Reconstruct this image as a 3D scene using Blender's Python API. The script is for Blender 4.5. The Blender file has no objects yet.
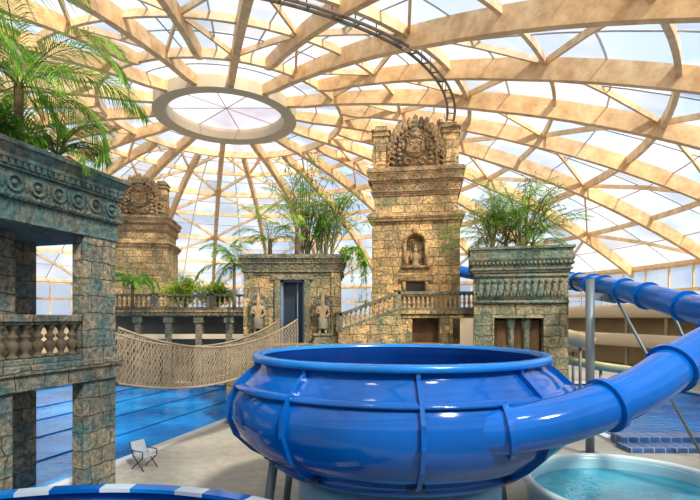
import bpy, math, random
from mathutils import Vector, Matrix, geometry
random.seed(7)
PI=math.pi
SC=bpy.context.scene; COL=SC.collection
R=math.radians
H=4.2; F=480.0

# ------------------------------------------------------------------ mesh builder
class MB:
    def __init__(s): s.v=[]; s.f=[]; s.M=Matrix()
    def add(s,vs,fs):
        o=len(s.v)
        for p in vs: s.v.append(s.M@Vector(p))
        for f in fs: s.f.append([i+o for i in f])
    def box(s,x0,x1,y0,y1,z0,z1):
        s.add([(x0,y0,z0),(x1,y0,z0),(x1,y1,z0),(x0,y1,z0),(x0,y0,z1),(x1,y0,z1),(x1,y1,z1),(x0,y1,z1)],
              [(0,3,2,1),(4,5,6,7),(0,1,5,4),(1,2,6,5),(2,3,7,6),(3,0,4,7)])
    def taper(s,x0,x1,y0,y1,z0,z1,t):
        s.add([(x0,y0,z0),(x1,y0,z0),(x1,y1,z0),(x0,y1,z0),(x0-t,y0-t,z1),(x1+t,y0-t,z1),(x1+t,y1+t,z1),(x0-t,y1+t,z1)],
              [(0,3,2,1),(4,5,6,7),(0,1,5,4),(1,2,6,5),(2,3,7,6),(3,0,4,7)])
    def bar(s,p,q,w,h,up=(0,0,1)):
        p=Vector(p);q=Vector(q);d=(q-p)
        if d.length<1e-6: return
        d.normalize(); u=Vector(up); sd=d.cross(u)
        if sd.length<1e-4: sd=d.cross(Vector((1,0,0)))
        sd.normalize(); u=sd.cross(d)
        a=sd*w/2; b=u*h/2
        s.add([p-a-b,p+a-b,p+a+b,p-a+b,q-a-b,q+a-b,q+a+b,q-a+b],
              [(0,3,2,1),(4,5,6,7),(0,1,5,4),(1,2,6,5),(2,3,7,6),(3,0,4,7)])
    def lathe(s,prof,n=16,c=(0,0,0),cap=True,a0=0,a1=2*PI):
        full=abs(a1-a0-2*PI)<1e-6
        m=n if full else n+1
        vs=[];fs=[]
        for i in range(m):
            a=a0+(a1-a0)*i/n
            for r,z in prof: vs.append((c[0]+r*math.cos(a),c[1]+r*math.sin(a),c[2]+z))
        k=len(prof)
        for i in range(n):
            j=(i+1)%m
            for t in range(k-1): fs.append((i*k+t,j*k+t,j*k+t+1,i*k+t+1))
        if cap and full:
            fs.append([i*k for i in range(m)][::-1]); fs.append([i*k+k-1 for i in range(m)])
        s.add(vs,fs)
    def tube(s,pts,r,n=8,cap=True):
        pts=[Vector(p) for p in pts]; N=len(pts)
        rr=r if isinstance(r,(list,tuple)) else [r]*N
        t0=(pts[1]-pts[0]).normalized()
        u=t0.cross(Vector((0,0,1)))
        if u.length<1e-3: u=t0.cross(Vector((1,0,0)))
        u.normalize(); vs=[];fs=[]
        for i,p in enumerate(pts):
            t=(pts[min(i+1,N-1)]-pts[max(i-1,0)]).normalized()
            u=(u-t*u.dot(t)).normalized(); w=t.cross(u)
            for k in range(n):
                a=2*PI*k/n; vs.append(p+(u*math.cos(a)+w*math.sin(a))*rr[i])
        for i in range(N-1):
            for k in range(n):
                fs.append((i*n+k,i*n+(k+1)%n,(i+1)*n+(k+1)%n,(i+1)*n+k))
        if cap: fs.append(list(range(n))[::-1]); fs.append([(N-1)*n+k for k in range(n)])
        s.add(vs,fs)
    def ell(s,c,r,n=10,m=7):
        vs=[];fs=[]
        for j in range(m+1):
            b=-PI/2+PI*j/m
            for i in range(n):
                a=2*PI*i/n
                vs.append((c[0]+r[0]*math.cos(b)*math.cos(a),c[1]+r[1]*math.cos(b)*math.sin(a),c[2]+r[2]*math.sin(b)))
        for j in range(m):
            for i in range(n): fs.append((j*n+i,j*n+(i+1)%n,(j+1)*n+(i+1)%n,(j+1)*n+i))
        s.add(vs,fs)
    def arc(s,c,Rr,r,a0=0,a1=2*PI,n=14,axis='y',m=6):
        pts=[]
        for i in range(n+1):
            a=a0+(a1-a0)*i/n
            if axis=='y': pts.append((c[0]+Rr*math.cos(a),c[1],c[2]+Rr*math.sin(a)))
            elif axis=='x': pts.append((c[0],c[1]+Rr*math.cos(a),c[2]+Rr*math.sin(a)))
            else: pts.append((c[0]+Rr*math.cos(a),c[1]+Rr*math.sin(a),c[2]))
        s.tube(pts,r,m)
    def leaf(s,p,d,L,w,bend=0.25):
        d=Vector(d).normalized(); sd=d.cross(Vector((0,0,1)))
        if sd.length<.05: sd=Vector((1,0,0))
        sd.normalize(); p=Vector(p)
        m=p+d*L*.45; t=p+d*L-Vector((0,0,L*bend))
        s.add([p,m+sd*w/2,t,m-sd*w/2,m-Vector((0,0,w*.25))],[(0,1,4),(1,2,4),(2,3,4),(3,0,4)])
    def build(s,name,mat,parent=None,smooth=False,bevel=0):
        me=bpy.data.meshes.new(name); me.from_pydata([tuple(v) for v in s.v],[],s.f); me.update()
        ob=bpy.data.objects.new(name,me); COL.objects.link(ob)
        if mat: me.materials.append(mat)
        if parent: ob.parent=parent
        if smooth:
            for p in me.polygons: p.use_smooth=True
        if bevel:
            b=ob.modifiers.new('b','BEVEL'); b.width=bevel; b.segments=2; b.limit_method='ANGLE'
        return ob
def thing(name,label,cat,loc=(0,0,0),rz=0,group=None,kind=None):
    o=bpy.data.objects.new(name,None); COL.objects.link(o); o.location=loc; o.rotation_euler=(0,0,rz)
    return tag(o,label,cat,group,kind)
def tag(o,label=None,cat=None,group=None,kind=None):
    if label:o['label']=label
    if cat:o['category']=cat
    if group:o['group']=group
    if kind:o['kind']=kind
    return o
def crom(P,k=8):
    P=[Vector(p) for p in P]; out=[]
    Q=[P[0]*2-P[1]]+P+[P[-1]*2-P[-2]]
    for i in range(1,len(Q)-2):
        for j in range(k):
            t=j/k; a,b,c,d=Q[i-1],Q[i],Q[i+1],Q[i+2]
            out.append(.5*((2*b)+(c-a)*t+(2*a-5*b+4*c-d)*t*t+(3*b-a-3*c+d)*t**3))
    out.append(P[-1]); return out

# ------------------------------------------------------------------ materials
def newmat(n):
    m=bpy.data.materials.new(n); m.use_nodes=True; nt=m.node_tree
    return m,nt,nt.nodes['Principled BSDF']
def plain(n,c,rough=.5,metal=0,var=.12,scale=3,coat=0,spec=.5,bump=0):
    m,nt,b=newmat(n); N=nt.nodes; L=nt.links
    tc=N.new('ShaderNodeTexCoord'); no=N.new('ShaderNodeTexNoise'); no.inputs['Scale'].default_value=scale; no.inputs['Detail'].default_value=7
    no.inputs['Roughness'].default_value=.6
    L.new(tc.outputs['Object'],no.inputs['Vector'])
    mx=N.new('ShaderNodeMix'); mx.data_type='RGBA'; L.new(no.outputs['Fac'],mx.inputs['Factor'])
    mx.inputs['A'].default_value=(*[x*(1-var) for x in c],1); mx.inputs['B'].default_value=(*[min(1,x*(1+var)) for x in c],1)
    L.new(mx.outputs['Result'],b.inputs['Base Color'])
    b.inputs['Roughness'].default_value=rough; b.inputs['Metallic'].default_value=metal
    b.inputs['Coat Weight'].default_value=coat; b.inputs['Specular IOR Level'].default_value=spec
    if bump:
        bp=N.new('ShaderNodeBump'); bp.inputs['Strength'].default_value=bump; bp.inputs['Distance'].default_value=.03
        L.new(no.outputs['Fac'],bp.inputs['Height']); L.new(bp.outputs['Normal'],b.inputs['Normal'])
    return m
def stone(n,c1,c2,stain,bw=.75,bh=.42,mort=.012,blocks=True,nscale=.9,stainamt=.8,third=None):
    m,nt,b=newmat(n); N=nt.nodes; L=nt.links
    third=third or tuple(x*.45 for x in c2)
    tc=N.new('ShaderNodeTexCoord')
    nd=N.new('ShaderNodeTexNoise'); nd.inputs['Scale'].default_value=2.2; nd.inputs['Detail'].default_value=2; L.new(tc.outputs['Object'],nd.inputs['Vector'])
    vs_=N.new('ShaderNodeVectorMath'); vs_.operation='MULTIPLY_ADD'; L.new(nd.outputs['Color'],vs_.inputs[0]); vs_.inputs[1].default_value=(.16,.16,.16); L.new(tc.outputs['Object'],vs_.inputs[2])
    sp=N.new('ShaderNodeSeparateXYZ'); L.new(vs_.outputs[0],sp.inputs[0])
    ad=N.new('ShaderNodeMath'); ad.operation='ADD'; L.new(sp.outputs['X'],ad.inputs[0]); L.new(sp.outputs['Y'],ad.inputs[1])
    cb=N.new('ShaderNodeCombineXYZ'); L.new(ad.outputs[0],cb.inputs['X']); L.new(sp.outputs['Z'],cb.inputs['Y'])
    def noise(s,d=8,r=.65,off=0):
        q=N.new('ShaderNodeTexNoise'); q.inputs['Scale'].default_value=s; q.inputs['Detail'].default_value=d; q.inputs['Roughness'].default_value=r
        mp=N.new('ShaderNodeMapping'); mp.inputs['Location'].default_value=(off,off*2,off*3); L.new(tc.outputs['Object'],mp.inputs[0]); L.new(mp.outputs[0],q.inputs['Vector']); return q
    def ramp(src,a,b_,amt):
        rp=N.new('ShaderNodeMapRange'); rp.inputs['From Min'].default_value=a; rp.inputs['From Max'].default_value=b_; rp.inputs['To Max'].default_value=amt; L.new(src,rp.inputs['Value']); return rp.outputs['Result']
    def mix(f,a,b_,mode='MIX'):
        q=N.new('ShaderNodeMix'); q.data_type='RGBA'; q.blend_type=mode
        if isinstance(f,float): q.inputs['Factor'].default_value=f
        else: L.new(f,q.inputs['Factor'])
        for nm,val in (('A',a),('B',b_)):
            if isinstance(val,tuple): q.inputs[nm].default_value=(*val,1)
            else: L.new(val,q.inputs[nm])
        return q.outputs['Result']
    n1=noise(nscale); n2=noise(9); n3=noise(2.6,6,.6,5)
    if blocks:
        br=N.new('ShaderNodeTexBrick'); L.new(cb.outputs[0],br.inputs['Vector']); br.inputs['Scale'].default_value=1
        br.squash=1.45; br.squash_frequency=3; br.offset=.42
        br.inputs['Brick Width'].default_value=bw; br.inputs['Row Height'].default_value=bh; br.inputs['Mortar Size'].default_value=mort
        br.inputs['Mortar Smooth'].default_value=.5
        br.inputs['Color1'].default_value=(*c1,1); br.inputs['Color2'].default_value=(*c2,1); br.inputs['Mortar'].default_value=(*[x*.28 for x in c2],1)
        base=br.outputs['Color']
    else: base=mix(n2.outputs['Fac'],c1,c2)
    x=mix(ramp(n3.outputs['Fac'],.50,.66,.65),base,third)
    x=mix(ramp(n1.outputs['Fac'],.46,.61,stainamt),x,stain)
    r2=N.new('ShaderNodeMapRange'); r2.inputs['From Min'].default_value=.32; r2.inputs['From Max'].default_value=.68; r2.inputs['To Min'].default_value=.36; r2.inputs['To Max'].default_value=1.6
    L.new(n2.outputs['Fac'],r2.inputs['Value'])
    x=mix(1.0,x,r2.outputs['Result'],'MULTIPLY')
    L.new(x,b.inputs['Base Color']); b.inputs['Roughness'].default_value=.8
    bp=N.new('ShaderNodeBump'); bp.inputs['Strength'].default_value=1; bp.inputs['Distance'].default_value=.09
    if blocks:
        sb=N.new('ShaderNodeMath'); sb.operation='SUBTRACT'; L.new(n2.outputs['Fac'],sb.inputs[0]); L.new(br.outputs['Fac'],sb.inputs[1]); L.new(sb.outputs[0],bp.inputs['Height'])
    else: L.new(n2.outputs['Fac'],bp.inputs['Height'])
    L.new(bp.outputs['Normal'],b.inputs['Normal'])
    return m
def leafmat(n,c1,c2):
    m,nt,b=newmat(n); N=nt.nodes; L=nt.links
    tc=N.new('ShaderNodeTexCoord'); no=N.new('ShaderNodeTexNoise'); no.inputs['Scale'].default_value=2.5; L.new(tc.outputs['Object'],no.inputs['Vector'])
    rp=N.new('ShaderNodeValToRGB'); rp.color_ramp.elements[0].position=.35; rp.color_ramp.elements[1].position=.65
    rp.color_ramp.elements[0].color=(*c1,1); rp.color_ramp.elements[1].color=(*c2,1); L.new(no.outputs['Fac'],rp.inputs['Fac'])
    L.new(rp.outputs['Color'],b.inputs['Base Color']); b.inputs['Roughness'].default_value=.45
    tr=N.new('ShaderNodeBsdfTranslucent'); L.new(rp.outputs['Color'],tr.inputs['Color'])
    mx=N.new('ShaderNodeMixShader'); mx.inputs[0].default_value=.45; L.new(b.outputs[0],mx.inputs[1]); L.new(tr.outputs[0],mx.inputs[2])
    L.new(mx.outputs[0],N['Material Output'].inputs['Surface']); return m
def skinmat(n,transp,c0=(.64,.74,.89)):
    m,nt,b=newmat(n); N=nt.nodes; L=nt.links
    tc=N.new('ShaderNodeTexCoord'); no=N.new('ShaderNodeTexNoise'); no.inputs['Scale'].default_value=.17; no.inputs['Detail'].default_value=4
    L.new(tc.outputs['Object'],no.inputs['Vector'])
    at_=N.new('ShaderNodeAttribute'); at_.attribute_name='tint'
    rp=N.new('ShaderNodeValToRGB'); rp.color_ramp.elements[0].position=.38; rp.color_ramp.elements[1].position=.58
    rp.color_ramp.elements[0].color=(*c0,1); rp.color_ramp.elements[1].color=(1,1,1,1); L.new(no.outputs['Fac'],rp.inputs['Fac'])
    mu=N.new('ShaderNodeMix'); mu.data_type='RGBA'; mu.blend_type='MULTIPLY'; mu.inputs['Factor'].default_value=1
    L.new(rp.outputs['Color'],mu.inputs['A']); L.new(at_.outputs['Color'],mu.inputs['B'])
    t=N.new('ShaderNodeBsdfTransparent'); L.new(mu.outputs['Result'],t.inputs['Color'])
    d=N.new('ShaderNodeBsdfTranslucent'); L.new(mu.outputs['Result'],d.inputs['Color'])
    mx=N.new('ShaderNodeMixShader'); mx.inputs[0].default_value=1-transp; L.new(t.outputs[0],mx.inputs[1]); L.new(d.outputs[0],mx.inputs[2])
    L.new(mx.outputs[0],N['Material Output'].inputs['Surface']); return m
def woodmat(n,c1,c2):
    m,nt,b=newmat(n); N=nt.nodes; L=nt.links
    tc=N.new('ShaderNodeTexCoord'); no=N.new('ShaderNodeTexNoise'); no.inputs['Scale'].default_value=1.2; no.inputs['Detail'].default_value=6; no.inputs['Roughness'].default_value=.7
    L.new(tc.outputs['Object'],no.inputs['Vector'])
    rp=N.new('ShaderNodeValToRGB'); rp.color_ramp.elements[0].position=.35; rp.color_ramp.elements[1].position=.65
    rp.color_ramp.elements[0].color=(*c1,1); rp.color_ramp.elements[1].color=(*c2,1); L.new(no.outputs['Fac'],rp.inputs['Fac'])
    L.new(rp.outputs['Color'],b.inputs['Base Color']); b.inputs['Roughness'].default_value=.55; return m
def watermat(n,c1,c2,scale=1.2,spec=.5):
    m,nt,b=newmat(n); N=nt.nodes; L=nt.links
    tc=N.new('ShaderNodeTexCoord'); no=N.new('ShaderNodeTexNoise'); no.inputs['Scale'].default_value=scale; no.inputs['Detail'].default_value=4; no.inputs['Distortion'].default_value=.6
    L.new(tc.outputs['Object'],no.inputs['Vector'])
    rp=N.new('ShaderNodeValToRGB'); rp.color_ramp.elements[0].position=.4; rp.color_ramp.elements[1].position=.62
    rp.color_ramp.elements[0].color=(*c1,1); rp.color_ramp.elements[1].color=(*c2,1); L.new(no.outputs['Fac'],rp.inputs['Fac'])
    L.new(rp.outputs['Color'],b.inputs['Base Color']); b.inputs['Roughness'].default_value=.12; b.inputs['Specular IOR Level'].default_value=spec
    bp=N.new('ShaderNodeBump'); bp.inputs['Strength'].default_value=.5; bp.inputs['Distance'].default_value=.06
    n2=N.new('ShaderNodeTexNoise'); n2.inputs['Scale'].default_value=4; L.new(tc.outputs['Object'],n2.inputs['Vector'])
    L.new(n2.outputs['Fac'],bp.inputs['Height']); L.new(bp.outputs['Normal'],b.inputs['Normal']); return m
def tilemat(n,c1,c2,mortar,s):
    m,nt,b=newmat(n); N=nt.nodes; L=nt.links
    tc=N.new('ShaderNodeTexCoord'); br=N.new('ShaderNodeTexBrick'); L.new(tc.outputs['Object'],br.inputs['Vector'])
    br.inputs['Scale'].default_value=1; br.inputs['Brick Width'].default_value=s; br.inputs['Row Height'].default_value=s; br.offset=0
    br.inputs['Mortar Size'].default_value=s*.04
    br.inputs['Color1'].default_value=(*c1,1); br.inputs['Color2'].default_value=(*c2,1); br.inputs['Mortar'].default_value=(*mortar,1)
    no=N.new('ShaderNodeTexNoise'); no.inputs['Scale'].default_value=1.5; no.inputs['Detail'].default_value=6; L.new(tc.outputs['Object'],no.inputs['Vector'])
    mr=N.new('ShaderNodeMapRange'); mr.inputs['To Min'].default_value=.7; mr.inputs['To Max'].default_value=1.3; L.new(no.outputs['Fac'],mr.inputs['Value'])
    mu=N.new('ShaderNodeMix'); mu.data_type='RGBA'; mu.blend_type='MULTIPLY'; mu.inputs['Factor'].default_value=1
    L.new(br.outputs['Color'],mu.inputs['A']); L.new(mr.outputs['Result'],mu.inputs['B']); L.new(mu.outputs['Result'],b.inputs['Base Color'])
    b.inputs['Roughness'].default_value=.35; return m

M_wood=woodmat('glulam timber',(.58,.34,.15),(.88,.62,.34))
M_woodpale=woodmat('pale glulam',(.66,.43,.22),(.92,.72,.46))
M_skin=skinmat('roof foil',.74)
M_ocglass=skinmat('oculus glass',.6,(.66,.64,.72))
M_steel=plain('dark steel',(.16,.13,.11),.5,.3)
M_grey=plain('grey painted steel',(.16,.20,.23),.45,.3)
M_st_left=stone('weathered grey stone',(.29,.25,.17),(.14,.15,.135),(.04,.12,.14),.62,.4,.014,True,1.3,.85,(.055,.065,.05))
M_st_leftc=stone('blue green carved stone',(.09,.19,.20),(.05,.11,.12),(.19,.16,.10),.5,.3,.01,False,1.5,.6)
M_st_warm=stone('warm tower stone',(.82,.52,.23),(.42,.28,.14),(.18,.19,.10),.62,.42,.014,True,.75,.75,(.15,.095,.045))
M_st_warmc=stone('warm carved stone',(.66,.41,.20),(.32,.21,.11),(.14,.14,.09),.5,.3,.01,False,.9,.7)
M_st_mid=stone('ochre pavilion stone',(.58,.40,.18),(.27,.20,.11),(.09,.135,.09),.6,.4,.014,True,1,.75,(.12,.08,.045))
M_st_midc=stone('grey ochre carved stone',(.30,.245,.15),(.15,.14,.09),(.07,.115,.09),.5,.3,.01,False,1,.7)
M_st_right=stone('green grey stone',(.40,.32,.17),(.19,.19,.12),(.085,.13,.105),.6,.4,.014,True,1,.6)
M_st_rightc=stone('green grey carved stone',(.19,.27,.21),(.09,.135,.11),(.34,.245,.13),.5,.3,.01,False,1,.55)
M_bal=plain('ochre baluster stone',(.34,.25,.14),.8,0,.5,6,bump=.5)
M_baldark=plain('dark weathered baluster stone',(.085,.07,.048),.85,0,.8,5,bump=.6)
M_statue=plain('dark statue stone',(.22,.20,.15),.8,0,.4,6,bump=.5)
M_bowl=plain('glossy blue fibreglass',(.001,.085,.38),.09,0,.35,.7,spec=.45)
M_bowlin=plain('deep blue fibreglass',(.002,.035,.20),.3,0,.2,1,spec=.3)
M_seam=plain('bright blue seam flange',(.003,.17,.58),.2,0,.1,2)
M_tube=plain('tube blue fibreglass',(.001,.115,.49),.09,0,.25,.8,spec=.45)
M_bolt=plain('bolt',(.05,.06,.09),.4,.7)
M_white=plain('white gelcoat',(.62,.66,.70),.3,0,.05)
M_cyan=plain('pale cyan gelcoat',(.34,.60,.70),.25,0,.1)
M_pooltile=tilemat('blue pool tile',(.01,.22,.62),(.015,.26,.7),(.3,.5,.7),.3)
M_kerb=tilemat('blue mosaic kerb',(.02,.07,.22),(.03,.11,.30),(.30,.38,.45),.35)
M_deck=plain('grey beige textured deck',(.35,.33,.29),.6,0,.42,3.5,bump=.5)
M_water=watermat('pool water',(.001,.20,.66),(.006,.36,.92),.5,.22)
M_waterd=watermat('deep pool water',(.001,.09,.36),(.004,.17,.52),.5,.3)
M_water2=watermat('teal blue tub water',(.02,.25,.38),(.04,.33,.46),.9,.35)
M_cream=plain('cream plaster',(.60,.50,.34),.8,0,.08,1)
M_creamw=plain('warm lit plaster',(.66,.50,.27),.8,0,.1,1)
M_yg=plain('pale yellow green gelcoat',(.52,.52,.26),.4,0,.1,1)
M_rope=plain('hemp rope',(.29,.235,.165),.9,0,.25,8)
M_plank=plain('weathered plank',(.18,.14,.095),.8,0,.3,4)
M_door=plain('dark blue door',(.008,.02,.04),.4)
M_brown=woodmat('brown door wood',(.15,.075,.03),(.30,.165,.075))
M_dark=plain('dark recess',(.03,.025,.02),.9)
M_soil=plain('soil',(.05,.04,.025),.95,0,.3,6,bump=.5)
M_leafA=leafmat('leaf mid green',(.08,.25,.02),(.34,.60,.08))
M_leafB=leafmat('leaf dark green',(.04,.16,.02),(.18,.42,.06))
M_leafC=leafmat('leaf yellow green',(.26,.46,.03),(.62,.72,.11))
M_stem=plain('green brown stem',(.22,.20,.08),.7,0,.3,5)
M_trunk=plain('palm trunk',(.16,.11,.06),.9,0,.3,8,bump=.6)
M_fab=plain('pale blue white fabric',(.42,.47,.54),.8)

# ------------------------------------------------------------------ DOME
CX,CY=-9.0,35.0; RD=38.0; ZA=19.5; SAG=10.4
def dz(rho): return ZA-SAG*(rho/RD)**2.25
def dp(rho,a,off=0): return Vector((CX+rho*math.cos(a),CY+rho*math.sin(a),dz(rho)+off))
NR=28; rings=[4.7,8.4,12.6,17.2,22.0,27.2,32.6,38.0]
ceil_=thing('ceiling','shallow glazed dome of laminated timber ribs over the whole pool hall','dome roof',(0,0,0),kind='structure')
vs=[];fs=[]
sub=[]
for r0,r1 in zip(rings[:-1],rings[1:]): sub+= [r0,(r0+r1)/2]
sub.append(rings[-1])
A=NR*4
for r in sub:
    for k in range(A): vs.append(dp(r,2*PI*(k/A+.35/NR),.06))
for j in range(len(sub)-1):
    for k in range(A): fs.append((j*A+k,j*A+(k+1)%A,(j+1)*A+(k+1)%A,(j+1)*A+k))
me=bpy.data.meshes.new('roof_panels'); me.from_pydata(vs,[],fs)
ca=me.color_attributes.new('tint','FLOAT_COLOR','CORNER')
pan={}
for p in me.polygons:
    j,k=divmod(p.index,A); key=(j,k//2)
    if key not in pan:
        g=random.choice([1,1,1,.95,.89,.82,.72]); pan[key]=(g*.96,g*.98,min(1,g*1.03),1)
    for li in p.loop_indices: ca.data[li].color=pan[key]
me.materials.append(M_skin); o=bpy.data.objects.new('roof_panels',me); COL.objects.link(o); o.parent=ceil_
def beam(mb,pts,sides,w,d):
    v=[];f=[]
    for i,(p,s) in enumerate(zip(pts,sides)):
        dd=d[i] if isinstance(d,list) else d
        s=s*w/2; v+=[p-s,p+s,p+s-Vector((0,0,dd)),p-s-Vector((0,0,dd))]
    n=len(pts)
    for i in range(n-1):
        for k in range(4): f.append((i*4+k,i*4+(k+1)%4,(i+1)*4+(k+1)%4,(i+1)*4+k))
    f.append((0,3,2,1)); f.append(((n-1)*4,(n-1)*4+1,(n-1)*4+2,(n-1)*4+3))
    mb.add(v,f)
RING0=5.0
for k in range(NR):
    a=2*PI*(k+.35)/NR; mb=MB(); r0_=RING0-.05 if k%2==0 else 8.35
    rr=[r0_+(RD-r0_)*i/24 for i in range(25)]
    s=Vector((-math.sin(a),math.cos(a),0))
    beam(mb,[dp(r,a) for r in rr],[s]*25,.40 if k%2==0 else .32,([.6,.75] if k%2==0 else [.62,.8])+[.75+.3*min(1,i/8) for i in range(23)]); mb.build('rib',M_wood,ceil_)
for i_,r in enumerate(rings[1:]):
    mb=MB(); n=130; pts=[dp(r,2*PI*i/n) for i in range(n+1)]; sd=[Vector((math.cos(2*PI*i/n),math.sin(2*PI*i/n),0)) for i in range(n+1)]
    big=i_%2==0
    beam(mb,pts,sd,.24 if big else .18,.52 if big else .38); mb.build('ring_beam',M_woodpale,ceil_)
for k in range(NR):
    mb=MB()
    for j in range(1,len(rings)-1):
        a,b=(k,k+1) if (j+k)%2 else (k+1,k)
        p=dp(rings[j],2*PI*(a+.35)/NR,-.17); q=dp(rings[j+1],2*PI*(b+.35)/NR,-.17); m_=(p+q)/2
        m_.z=dz(math.hypot(m_.x-CX,m_.y-CY))-.17
        mb.bar(p,m_,.13,.3); mb.bar(m_,q,.13,.3)
    mb.build('diagonal_brace',M_woodpale,ceil_)
mb=MB()
for r in sub[1::2]:
    mb.tube([dp(r,2*PI*i/130,-.02) for i in range(131)],.05,4)
for k in range(NR):
    a=2*PI*(k+.85)/NR; mb.tube([dp(r,a,-.02) for r in [8.4+29.6*i/14 for i in range(15)]],.05,4)
mb.build('panel_seams',plain('panel seam profile',(.55,.56,.58),.5),ceil_)
# steel truss, gently flattening arc from overhead to above the tower
def trp(t,o): 
    a=R(-100+98*t); rho=16.9+1.6*max(0,(t-.55))**1.0*-2.2+o; return dp(rho,a,-.95)
pts=[trp(i/50,0) for i in range(51)]; pts2=[trp(i/50,.45) for i in range(51)]
mb=MB(); mb.tube(pts,.075,6); mb.tube(pts2,.075,6)
for p,q in zip(pts[::2],pts2[::2]): mb.bar(p,q,.06,.06); mb.bar(p,p+Vector((0,0,.8)),.05,.05)
mb.build('steel_truss',M_steel,ceil_)
oc=thing('window_1','round roof light with broad grey beige ring at the dome crown','roof window',(CX,CY,ZA),kind='structure')
mb=MB(); mb.lathe([(5.05,-.85),(5.05,.15),(4.1,.15),(4.05,-.2),(4.1,-.75),(4.2,-.85),(5.05,-.85)],72,cap=False); mb.build('window_frame',plain('grey beige painted ring',(.50,.43,.31),.5),oc)
mb=MB(); mb.lathe([(0,.1),(2.2,.1),(4.15,.06)],72,cap=False)
g=mb.build('pane',M_ocglass,oc)
mb=MB()
for k in range(8):
    a=2*PI*k/8; mb.bar((0,0,0),(4.1*math.cos(a),4.1*math.sin(a),0),.05,.06)
mb.build('glazing_bar',plain('pale bars',(.5,.5,.55),.5),oc)
c=g.data.color_attributes.new('tint','FLOAT_COLOR','CORNER')
for d in c.data: d.color=(.80,.80,.86,1)

# ------------------------------------------------------------------ walls / floor
zb=dz(RD)
wl=thing('wall_round','curved perimeter wall of the hall, cream below and glazed above','wall',(CX,CY,0),kind='structure')
mb=MB(); mb.lathe([(38.1,-.05),(38.1,4.6),(37.9,4.6),(37.9,-.05)],128,cap=False); mb.build('plaster_wall',M_cream,wl)
mb=MB(); mb.lathe([(38,4.6),(38,zb)],128,cap=False); g=mb.build('glazing',M_skin,wl)
c=g.data.color_attributes.new('tint','FLOAT_COLOR','CORNER')
for d in c.data: d.color=(.76,.83,.91,1)
mb=MB()
for k in range(96):
    a=2*PI*k/96; mb.bar((37.9*math.cos(a),37.9*math.sin(a),4.6),(37.9*math.cos(a),37.9*math.sin(a),zb),.14,.14,(math.cos(a),math.sin(a),0))
for z in (6.6,zb-.2): mb.lathe([(37.95,z-.15),(37.8,z-.15),(37.8,z+.15),(37.95,z+.15)],128,cap=False)
mb.build('mullion',M_woodpale,wl)

PO=Vector((-5.85,12.0,0)); PR=R(-16)
PM=Matrix.Translation(PO)@Matrix.Rotation(PR,4,'Z')
poolL=[PM@Vector(p) for p in ((-17,-3,0),(-1.3,-6,0),(-1.3,17.0,0),(-17,17.0,0))]
poolR=[Vector(p) for p in ((9.0,16.6,0),(20.5,16.6,0),(19,31,0),(9.0,31,0))]
def floor_mesh():
    pts=[];edges=[]
    n=72
    for i in range(n): a=2*PI*i/n; pts.append(Vector((CX+38*math.cos(a),CY+38*math.sin(a)))); edges.append((i,(i+1)%n))
    for P in (poolL,poolR):
        o=len(pts); pts+= [Vector((p.x,p.y)) for p in P]; edges+=[(o+i,o+(i+1)%4) for i in range(4)]
    v,e,f,_,_,_=geometry.delaunay_2d_cdt(pts,edges,[],0,1e-5)
    def inside(c,P):
        r=False
        for i in range(len(P)):
            a,b=P[i],P[i-1]
            if (a.y>c.y)!=(b.y>c.y) and c.x<(b.x-a.x)*(c.y-a.y)/(b.y-a.y)+a.x: r=not r
        return r
    ff=[]
    for t in f:
        c=(v[t[0]]+v[t[1]]+v[t[2]])/3
        if (c-Vector((CX,CY))).length<38 and not inside(c,poolL) and not inside(c,poolR): ff.append(t)
    mb=MB(); mb.add([(p.x,p.y,0) for p in v],ff); return mb
tag(floor_mesh().build('floor',M_deck),'grey beige textured deck between the pools','floor',kind='structure')
def pool(P,name,label,wlabel,mat):
    b=MB(); top=[(p.x,p.y,0) for p in P]; bot=[(p.x,p.y,-1.5) for p in P]
    b.add(top+bot,[(0,4,5,1),(1,5,6,2),(2,6,7,3),(3,7,4,0),(4,7,6,5)])
    tag(b.build(name,M_pooltile),label,'pool basin',kind='structure')
    w=MB(); w.add([(p.x,p.y,-.1) for p in P],[(0,1,2,3)])
    tag(w.build('pool_water',mat),wlabel,'water',kind='stuff')
    k=MB()
    for i in range(4):
        a,c=P[i],P[(i+1)%4]; k.bar((a.x,a.y,.03),(c.x,c.y,.03),.3,.1)
    tag(k.build('pool_coping',M_white),'pale raised coping around the '+('left' if P is poolL else 'right')+' pool','kerb',kind='structure')
pool(poolL,'pool_basin','tiled basin of the left swimming pool','rippled bright blue water of the lane pool on the left',M_water)
pool(poolR,'pool_basin','tiled basin of the right swimming pool','deep blue water of the pool behind the slide on the right',M_waterd)
for i,x in enumerate((-4.0,-6.6,-9.2,-11.8)):
    mb=MB(); mb.M=PM.copy(); mb.tube([(x,-3.5+ j*1.0,-.08) for j in range(21)],.024,6)
    o=mb.build('lane_rope',plain('dark blue lane float',(.01,.08,.30),.4))
    tag(o,['dark lane rope nearest the deck edge','second dark lane rope out from the deck edge','third dark lane rope, seen under the left pavilion','outermost dark lane rope at the far side of the pool'][i],'lane rope',group='lane ropes on the left pool')
mb=MB(); mb.box(8.9,20.5,15.7,16.4,0,.3); mb.box(8.7,20.5,14.9,15.7,0,.15)
tag(mb.build('pool_step',M_kerb,bevel=.02),'dark blue mosaic steps along the near side of the right pool','steps',kind='structure')

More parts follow.
